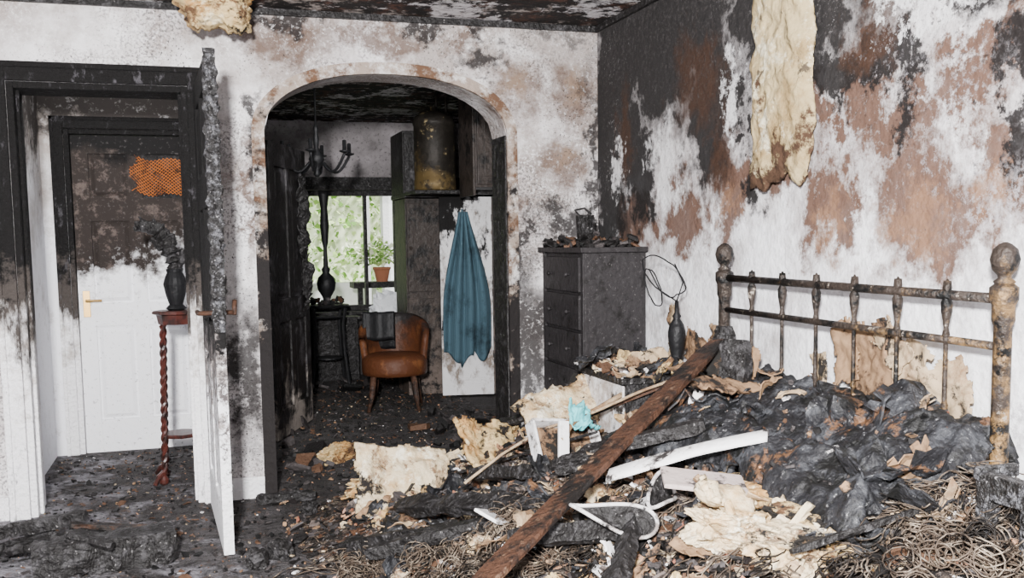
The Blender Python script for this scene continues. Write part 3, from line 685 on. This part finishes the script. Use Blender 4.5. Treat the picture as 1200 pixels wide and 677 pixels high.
def tray(name,c,a,bb,rot,m1,m2):
    b=MB(); M0=TR(*c,*rot); n=40
    rim=[(a*math.cos(2*pi*k/n),bb*math.sin(2*pi*k/n)*(1+.25*math.cos(2*pi*k/n)),.02*math.sin(4*pi*k/n)) for k in range(n+1)]
    b.tube(rim,.006,8,0,M0); vs=[(p[0]*s_,p[1]*s_,p[2]-.035*(1-s_)) for s_ in (1,.7,.35) for p in rim[:-1]]
    fs=[(r*n+k,r*n+(k+1)%n,(r+1)*n+(k+1)%n,(r+1)*n+k) for r in (0,1) for k in range(n)]+[tuple(2*n+k for k in range(n))]
    b.add(vs,fs,1,M0); b.obj(name,[m1,m2],smooth=True)
tray('melted_tray',(1.13,2.60,.46),.13,.045,(.6,.2,-.55),m_rim,m_char)
tray('melted_tray',(1.30,2.62,.51),.10,.04,(.5,-.2,.9),m_rim,m_char)

beam('fallen_plank',(.64,2.49,.30),(1.90,3.36,.87),.085,.020,m_brownw,seed=1,amp=.07,n=70,roll=-.15)
T=[((.55,3.55,.12),(1.0,3.3,.27),.06,.05),((.75,3.95,.18),(1.1,3.2,.34),.07,.05),((1.05,3.9,.3),(1.4,3.1,.46),.05,.04),((1.2,3.3,.44),(1.6,3.2,.58),.06,.04),
   ((1.0,2.3,.36),(1.25,2.7,.44),.06,.04),((1.45,3.4,.50),(1.88,3.45,.66),.06,.05),((1.25,4.5,.36),(1.6,4.0,.56),.04,.03),((.9,2.9,.33),(1.2,2.6,.42),.06,.03),
   ((.5,3.9,.04),(.85,3.4,.22),.06,.06),((1.3,4.8,.2),(1.60,4.2,.47),.05,.03),((1.30,1.95,.53),(1.72,1.92,.62),.022,.015)]
for k,(a,c,w,t) in enumerate(T): beam('charred_timber',a,c,w,t,m_char,seed=k*2.3,amp=.45,n=40,roll=k*.6)
beam('broken_lath',(1.50,4.05,.46),(1.62,4.15,.66),.03,.015,m_card,seed=4); beam('broken_lath',(1.05,4.3,.20),(1.45,3.5,.52),.02,.012,m_char,seed=5)
beam('broken_lath',(1.2,4.0,.36),(1.85,3.5,.72),.028,.014,m_brownw,seed=6)
# foreground left timbers
beam('charred_timber',(-.66,4.06,.07),(-.14,4.14,.07),.15,.13,m_char,seed=31,amp=.3,n=50)
beam('charred_timber',(-.95,4.55,.05),(-.50,4.40,.14),.06,.05,m_char,seed=33,amp=.5)
beam('charred_timber',(-.55,4.32,.13),(-.18,4.40,.05),.05,.02,m_brownw,seed=34,amp=.3)
b=MB()
for k in range(6):
    c=(-.74+.09*k,4.38-.04*k,.06); b.tube(loop(c,.14+.02*k,(.1*k-.2,.2,1),seg=20,sd=k,a1=3.6),[.018]*21,6)
b.obj('charred_hoops',m_char)
for (x,y,s_) in ((.17,3.90,.05),(.27,3.98,.05),(.45,4.6,.04)):
    lump('charcoal_lump',(x,y,s_*.7),(s_,s_*.8,s_*.8),x*9,m_char,x*7,sub=3)
beam('charred_timber',(.22,4.86,.03),(.50,4.80,.04),.05,.04,m_char,seed=41,amp=.5)
b=MB(); pts=[(.98,3.75,.30),(1.15,3.78,.40),(1.3,3.72,.50),(1.5,3.62,.58),(1.66,3.55,.66),(1.8,3.48,.72)]
b.tube(pts,.006,8); b.tube([(1.3,3.5,.50),(1.4,3.62,.54),(1.55,3.7,.58),(1.7,3.68,.66)],.011,8); b.obj('mattress_piping',m_paper,smooth=True)
b=MB(); qx0=1.70
b.bx(qx0,qx0+.04,1.64,1.68,.0,.72); b.bx(qx0,qx0+.04,1.77,1.81,.0,.72); b.bx(qx0,qx0+.04,1.68,1.77,.66,.72); b.bx(qx0,qx0+.04,1.68,1.77,.46,.50); b.bx(qx0,qx0+.12,1.80,1.82,.70,.73); b.obj('bed_side_bracket',m_gator,bevel=.004)

# ------------------------------------------------------------ far room
wx0,wx1,wz0,wz1=.84,1.86,.62,1.76
b=MB(); b.bx(.24,wx0,YF,YF+.2,0,HC); b.bx(wx1,3.0,YF,YF+.2,0,HC); b.bx(wx0,wx1,YF,YF+.2,0,wz0); b.bx(wx0,wx1,YF,YF+.2,wz1,HC); b.obj('wall_far',m_far)
b=MB(); b.bx(2.62,2.75,YB+.25,YF,0,HC); b.obj('wall_far_right',m_far)
b=MB(); b.bx(.24,2.62,YF-.09,YF,1.76,1.88); b.obj('trim_beam',m_char,bevel=.005)
b=MB(); f=.05
b.bx(wx0,wx0+f,YF+.02,YF+.1,wz0,wz1); b.bx(wx1-f,wx1,YF+.02,YF+.1,wz0,wz1); b.bx(wx0+f,wx1-f,YF+.02,YF+.1,wz0,wz0+f); b.bx(wx0+f,wx1-f,YF+.02,YF+.1,wz1-f,wz1); b.bx(1.52,1.55,YF+.02,YF+.1,wz0+f,wz1-f)
b.bx(wx0-.04,wx1+.04,YF-.14,YF+.02,wz0-.03,wz0)
b.obj('window_1',m_char,bevel=.003)
b=MB(); b.bx(-6,10,YF+.2,20,-.3,-.05); b.obj('garden_ground',m_grass)
b=MB(); rr=random.Random(2)
for k in range(6500):
    x=rr.uniform(-.5,4.8); z=rr.uniform(0,3.4); y=12.6+.5*fr(x*1.2,z*1.2,0)*1.5+rr.uniform(-.3,.3)
    b.frag((x,y,z),rr.uniform(.02,.07),.003,Euler((rr.uniform(-1.2,1.2),rr.uniform(-1.2,1.2),rr.uniform(0,6))),0,rr)
b.bx(-.6,4.9,13.15,13.3,-.1,3.3,0)
b.obj('garden_hedge',m_green)
b=MB(); b.bx(2.05,2.9,11.0,11.1,-.05,2.6); b.bx(1.98,2.05,10.95,11.12,-.05,2.6); b.bx(1.78,1.83,10.95,11.0,-.05,2.2); b.bx(1.78,2.05,10.95,11.0,1.9,1.95); b.obj('garden_shed_wall',m_gw)
b=MB(); b.bx(1.0,2.0,11.6,11.8,-.05,.75,0); b.bx(.98,2.02,11.58,11.82,.75,.80,0); b.obj('garden_low_wall',m_gw)
b=MB(); b.lathe([(.06,0),(.085,.12),(.095,.13),(.095,.15),(.08,.15)],(1.82,10.2,.86),16,0); b.bx(1.5,2.1,10.05,10.35,.80,.86,2)
b.bx(1.55,1.6,10.1,10.15,-.05,.80,2); b.bx(2.0,2.05,10.1,10.15,-.05,.80,2)
for k in range(300):
    a=rr.uniform(0,6.3); q=rr.uniform(0,.26); b.frag((1.80+q*math.cos(a),10.2+q*math.sin(a),1.04+rr.uniform(0,.30)*(1-q*2)),rr.uniform(.02,.05),.003,Euler((rr.uniform(-1,1),rr.uniform(-1,1),a)),1,rr)
b.obj('potted_plant',[m_terra,m_green,m_char])
lump('plastic_bag',(1.66,9.0,.60),(.14,.08,.20),0,m_bag,4,sub=4)
b=MB(); b.bx(1.45,1.64,8.86,9.16,.36,.40); b.bx(1.64,1.90,8.86,9.16,.36,.40); [b.bx(xx,xx+.04,yy,yy+.04,0,.36) for xx in (1.46,1.86) for yy in (8.87,9.11)]; b.obj('low_bench',m_char,bevel=.004)
# black box seat / scorched cupboard below the window
b=MB(); b.bx(.92,1.38,9.05,9.36,.0,.56); b.bx(.90,1.40,9.03,9.38,.56,.59); b.bx(.95,1.14,9.03,9.05,.06,.52); b.bx(1.16,1.35,9.03,9.05,.06,.52); b.obj('burnt_low_cupboard',m_char,bevel=.004)

b=MB(); panel_door(b,.80,1.90,t=.04,rows=[(.18,.75),(.9,1.75)])
M0=TR(.42,6.35,.01,0,0,math.atan2(.74,.30)); b.v=[(M0@Vector(v))[:] for v in b.v]
b.obj('door_3',m_cab2,bevel=.003)
b=MB(); b.scrap((.70,6.95,1.45),.22,.55,Euler((pi/2,0,1.2)),4,amp=.03,rag=.1); b.scrap((.72,7.0,1.0),.15,.4,Euler((pi/2,0,1.0)),9,amp=.03,rag=.1); b.obj('hanging_charred_rags',m_char,solid=.006,parent=bpy.data.objects['door_3'])
b=MB(); tx,ty=1.07,8.80
b.lathe([(.19,0),(.2,.012),(.19,.024)],(tx,ty,.70),24)
for sx,sy in ((-1,-1),(1,-1),(1,1),(-1,1)):
    b.tube([(tx+sx*.14,ty+sy*.14,.70),(tx+sx*.12,ty+sy*.12,.55),(tx+sx*.13,ty+sy*.13,.3),(tx+sx*.16,ty+sy*.16,0)],.016,8)
b.lathe([(.13,0),(.13,.015)],(tx,ty,.24),20); b.tube([(tx-.13,ty-.13,.62),(tx+.13,ty-.13,.62)],.012,6)
b.obj('side_table',m_blkmetal,smooth=False)
b=MB(); b.lathe([(.06,0),(.065,.02),(.03,.04),(.04,.07),(.075,.13),(.085,.19),(.07,.24),(.03,.28),(.04,.31),(.022,.34),(.016,.5),(.028,.55),(.04,.7),(.03,.85),(.045,.95),(.05,1.0)],(tx,ty,.725),20); b.obj('tall_vase_lamp',m_blkmetal,smooth=True)
b=MB(); 
for k in range(30):
    a=random.Random(k).uniform(0,6.3); b.frag((tx+.13*math.cos(a),ty+.13*math.sin(a),.74+.015*(k%3)),.03,.02,Euler((.3*k,.2*k,a)),0,rr)
b.obj('table_top_ash',m_fdark)
b=MB(); qx,qy=.80,6.9
b.tube([(qx,qy,HC),(qx,qy,2.05)],.008,6); b.lathe([(.012,0),(.025,.02),(.016,.05),(.04,.09),(.055,.12),(.04,.16),(.016,.2),(.022,.26),(.012,.30),(.02,.33),(.008,.36)],(qx,qy,1.72),14); b.lathe([(.05,0),(.05,.02),(.01,.05)],(qx,qy,HC-.05),14)
for k in range(6):
    a=k*pi/3+.25; pts=[]
    for j in range(13):
        t=j/12; r_=.05+.19*t; z=1.82-.09*math.sin(t*pi)+.05*t
        pts.append((qx+r_*math.cos(a),qy+r_*math.sin(a),z))
    b.tube(pts,.010,6); e=pts[-1]; b.lathe([(.008,0),(.035,.01),(.035,.018),(.014,.022),(.014,.085),(.005,.09)],e,10)
b.obj('chandelier',m_blkmetal,smooth=True)
CH=emp('tub_chair')
CM=TR(1.40,7.40,0,0,0,-.25)
b=MB(); vs=[];fs=[]; n=22
for side,(ri) in enumerate((.24,.19)):
    for i in range(n+1):
        a=-.25+(pi+.5)*i/n
        for j in range(9):
            t=j/8; z=.30+t*(.24+.18*math.sin(cl((i/n),0,1)*pi)**.8); r_=ri+.03*t
            vs.append((r_*math.cos(a),r_*.95*math.sin(a),z))
N1=(n+1)*9
for s_ in (0,1):
    for i in range(n):
        for j in range(8):
            a=s_*N1+i*9+j; f=(a,a+1,a+10,a+9); fs.append(f if s_ else f[::-1])
for i in range(n):
    a=i*9+8; fs.append((a,a+9,a+9+N1,a+N1)); a=i*9; fs.append((a,a+9,a+9+N1,a+N1))
for i in (0,n):
    for j in range(8): a=i*9+j; fs.append((a,a+1,a+1+N1,a+N1))
b.add(vs,fs,0,CM)
b.obj('backrest',m_leather,smooth=True,parent=CH)
b=MB(); b.lathe([(.20,.26),(.245,.27),(.25,.30),(.25,.37),(.235,.40),(.20,.42),(.05,.43)],(0,-.02,0),28,0,CM); b.obj('seat',m_leather,smooth=True,parent=CH)
b=MB()
for sx,sy in ((-1,-1),(1,-1),(-1,1),(1,1)): b.tube([(sx*.15,sy*.15-.02,.27),(sx*.165,sy*.165-.02,.12),(sx*.19,sy*.19-.02,0)],[.026,.022,.013],8,0,CM)
b.obj('legs',m_brownw,smooth=True,parent=CH)
b=MB(); vs=[];fs=[]
for j in range(21):
    for i in range(13):
        u=i/12; v=j/20; x=-.24+.24*u; s_=v-.42
        z=.75-abs(s_)*.54+.012*fr(u*4,v*4) ; z=min(z,.74); y=.19+(.06 if s_>0 else -.02)+ (s_*.08)+.012*math.sin(u*9)
        vs.append((x,y,z))
for j in range(20):
    for i in range(12): a=j*13+i; fs.append((a,a+1,a+14,a+13))
b.add(vs,fs,0,CM@TR(0,-.12,0)); 
b.obj('draped_black_cloth',m_blkmetal,smooth=True,solid=.008,parent=CH)
b=MB(); kx0,kx1,ky0,ky1=1.62,2.02,7.95,8.4
b.bx(kx0,kx1,ky0,ky1,0,1.62)
for za,zb in ((.08,.80),(.86,1.58)):
    b.bx(kx0+.01,kx1-.01,ky0-.02,ky0,za,zb); b.bx(kx0+.06,kx1-.06,ky0-.03,ky0-.02,za+.06,zb-.06); b.lathe([(.006,0),(.014,.02),(.004,.03)],(0,0,0),8,0,TR(kx0+.035,ky0-.02,(za+zb)/2,pi/2,0,0))
b.obj('tall_cabinet',m_cab,bevel=.004)
b=MB(); b.bx(1.60,1.80,7.9,8.4,1.66,2.16); b.bx(1.61,1.79,7.88,7.9,1.68,2.14); b.bx(1.65,1.75,7.87,7.88,1.72,2.10)
b.bx(1.60,2.62,7.86,8.45,1.625,1.66)
b.obj('wall_cabinet',m_cab2,bevel=.004)
b=MB(); b.bx(1.96,2.5,7.0,7.4,1.66,2.33); 
for xx in (1.97,2.24): b.bx(xx,xx+.26,6.98,7.0,1.68,2.31); b.bx(xx+.05,xx+.21,6.97,6.98,1.74,2.25)
b.bx(1.94,1.96,7.0,7.4,1.6,2.36); b.bx(2.5,2.62,7.0,7.4,1.66,2.33)
b.obj('wall_cabinet',m_cab,bevel=.004)
b=MB(); kx,ky=1.80,7.62
b.lathe([(.155,0),(.165,.012),(.165,.08),(.161,.085),(.161,.50),(.166,.505),(.166,.53),(.15,.57),(.11,.60),(.05,.615),(.03,.62),(.03,.65),(.01,.65)],(kx,ky,1.665),32); b.tube([(kx+.02,ky,2.3),(kx+.02,ky,2.4)],.012,8)
b.tube([(kx+.10,ky,2.24),(kx+.10,ky,2.4)],.012,8)
b.obj('copper_water_cylinder',m_copper,smooth=True)
b=MB(); b.bx(1.60,2.62,7.44,7.85,1.635,1.662); b.obj('tank_shelf',m_char,bevel=.003)
CD=TR(1.85,7.72,.02,0,0,-.18)
b=MB(); b.bx(0,.42,-.018,.018,0,1.60,0,CD); b.bx(.44,.52,-.018,.018,0,1.60,0,CD); b.bx(.42,.44,-.01,.018,0,1.6,1,CD)
for za,zb in ((.12,.74),(.84,1.5)):
    b.bx(.06,.36,-.024,-.018,za,zb,0,CD); b.bx(.08,.34,-.028,-.024,za+.02,zb-.02,0,CD)
b.bx(.2,.60,.03,.45,0,1.6,1,CD)
for z in (.3,.8,1.4): b.bx(.415,.445,-.024,-.018,z,z+.06,1,CD)
b.obj('cupboard_door',[m_cupd,m_cab],bevel=.003)
b=MB(); vs=[];fs=[]; nu,nv=50,50
for j in range(nv+1):
    v=j/nv
    w=.05+.34*sm(-.05,.75,v)**.7
    for i in range(nu+1):
        u=i/nu
        ln=1.18*(1-.06*abs(u-.45)*2)+ (.05 if .35<u<.62 else 0)+.04*math.sin(u*9)
        x=.185+(u-.45)*w; z=1.48-v*ln*(1-.03*math.sin(u*14))
        y=-.05-.03*math.sin(u*pi)-(.026*math.sin(u*22+v*2))*sm(0,.35,v+.1)-.02*v
        vs.append((x,y,z))
for j in range(nv):
    for i in range(nu): a=j*(nu+1)+i; fs.append((a,a+1,a+nu+2,a+nu+1))
b.add(vs,fs,0,CD); b.tube([(.18,-.02,1.48),(.18,-.06,1.47),(.18,-.07,1.50)],.008,6,0,CD); b.obj('hanging_towel',m_towel,smooth=True,solid=.006)
b=MB(); rr=random.Random(77)
for k in range(170):
    x=rr.uniform(.45,2.2); y=rr.choice([rr.uniform(8.3,9.0),rr.uniform(5.4,7.0)])
    if y<7.2 and .7<x<1.35 : continue
    s=rr.uniform(.03,.10); b.frag((x,y,s*.35),s,rr.uniform(.01,.04),Euler((rr.gauss(0,.5),rr.gauss(0,.5),rr.uniform(0,6))),0,rr)
b.obj('far_room_burnt_clutter',m_fdark)

# ------------------------------------------------------------ lights
w=bpy.data.worlds.new('World'); SC.world=w; w.use_nodes=True
w.node_tree.nodes['Background'].inputs[0].default_value=(.95,.97,1,1); w.node_tree.nodes['Background'].inputs[1].default_value=.75
def area(name,loc,tgt,size,en,col=(1,1,1)):
    l=bpy.data.lights.new(name,'AREA'); l.size=size; l.energy=en; l.color=col
    o=bpy.data.objects.new(name,l); o.location=loc; o.rotation_euler=(Vector(tgt)-Vector(loc)).to_track_quat('-Z','Y').to_euler(); COL.objects.link(o)
area('flash_lamp',(-.35,-.4,1.75),(.9,5,1.2),.20,850,(1,.985,.975))
area('ceiling_bounce_lamp',(.3,1.0,2.35),(.7,1.6,0),1.6,45)
area('far_room_fill',(1.2,5.7,2.3),(1.3,7.8,.8),.7,32)  # added fill light, hidden behind the arch wall; the far room has no such fitting
area('hall_fill',(-.4,5.5,2.3),(-.35,6.2,.8),.4,12)  # added fill to brighten the hallway, not a real light fitting
l=bpy.data.lights.new('sun','SUN'); l.energy=11; l.angle=.05; o=bpy.data.objects.new('sun',l); o.rotation_euler=Vector((-.5,.55,-1)).to_track_quat('-Z','Y').to_euler(); COL.objects.link(o)

# ------------------------------------------------------------ camera
cam=bpy.data.cameras.new('camera'); cam.lens=34.5; cam.sensor_width=36; cam.shift_y=51.5/1200; cam.clip_start=.05
co=bpy.data.objects.new('camera',cam); COL.objects.link(co); co.location=(0,0,1.27)
yaw=math.radians(17.6); pitch=math.radians(5.4)
d=Vector((math.sin(yaw)*math.cos(pitch),math.cos(yaw)*math.cos(pitch),-math.sin(pitch)))
q=d.to_track_quat('-Z','Y').to_matrix()
q=q@Matrix.Rotation(-.0144,3,'Z')
co.rotation_euler=q.to_euler()
SC.camera=co
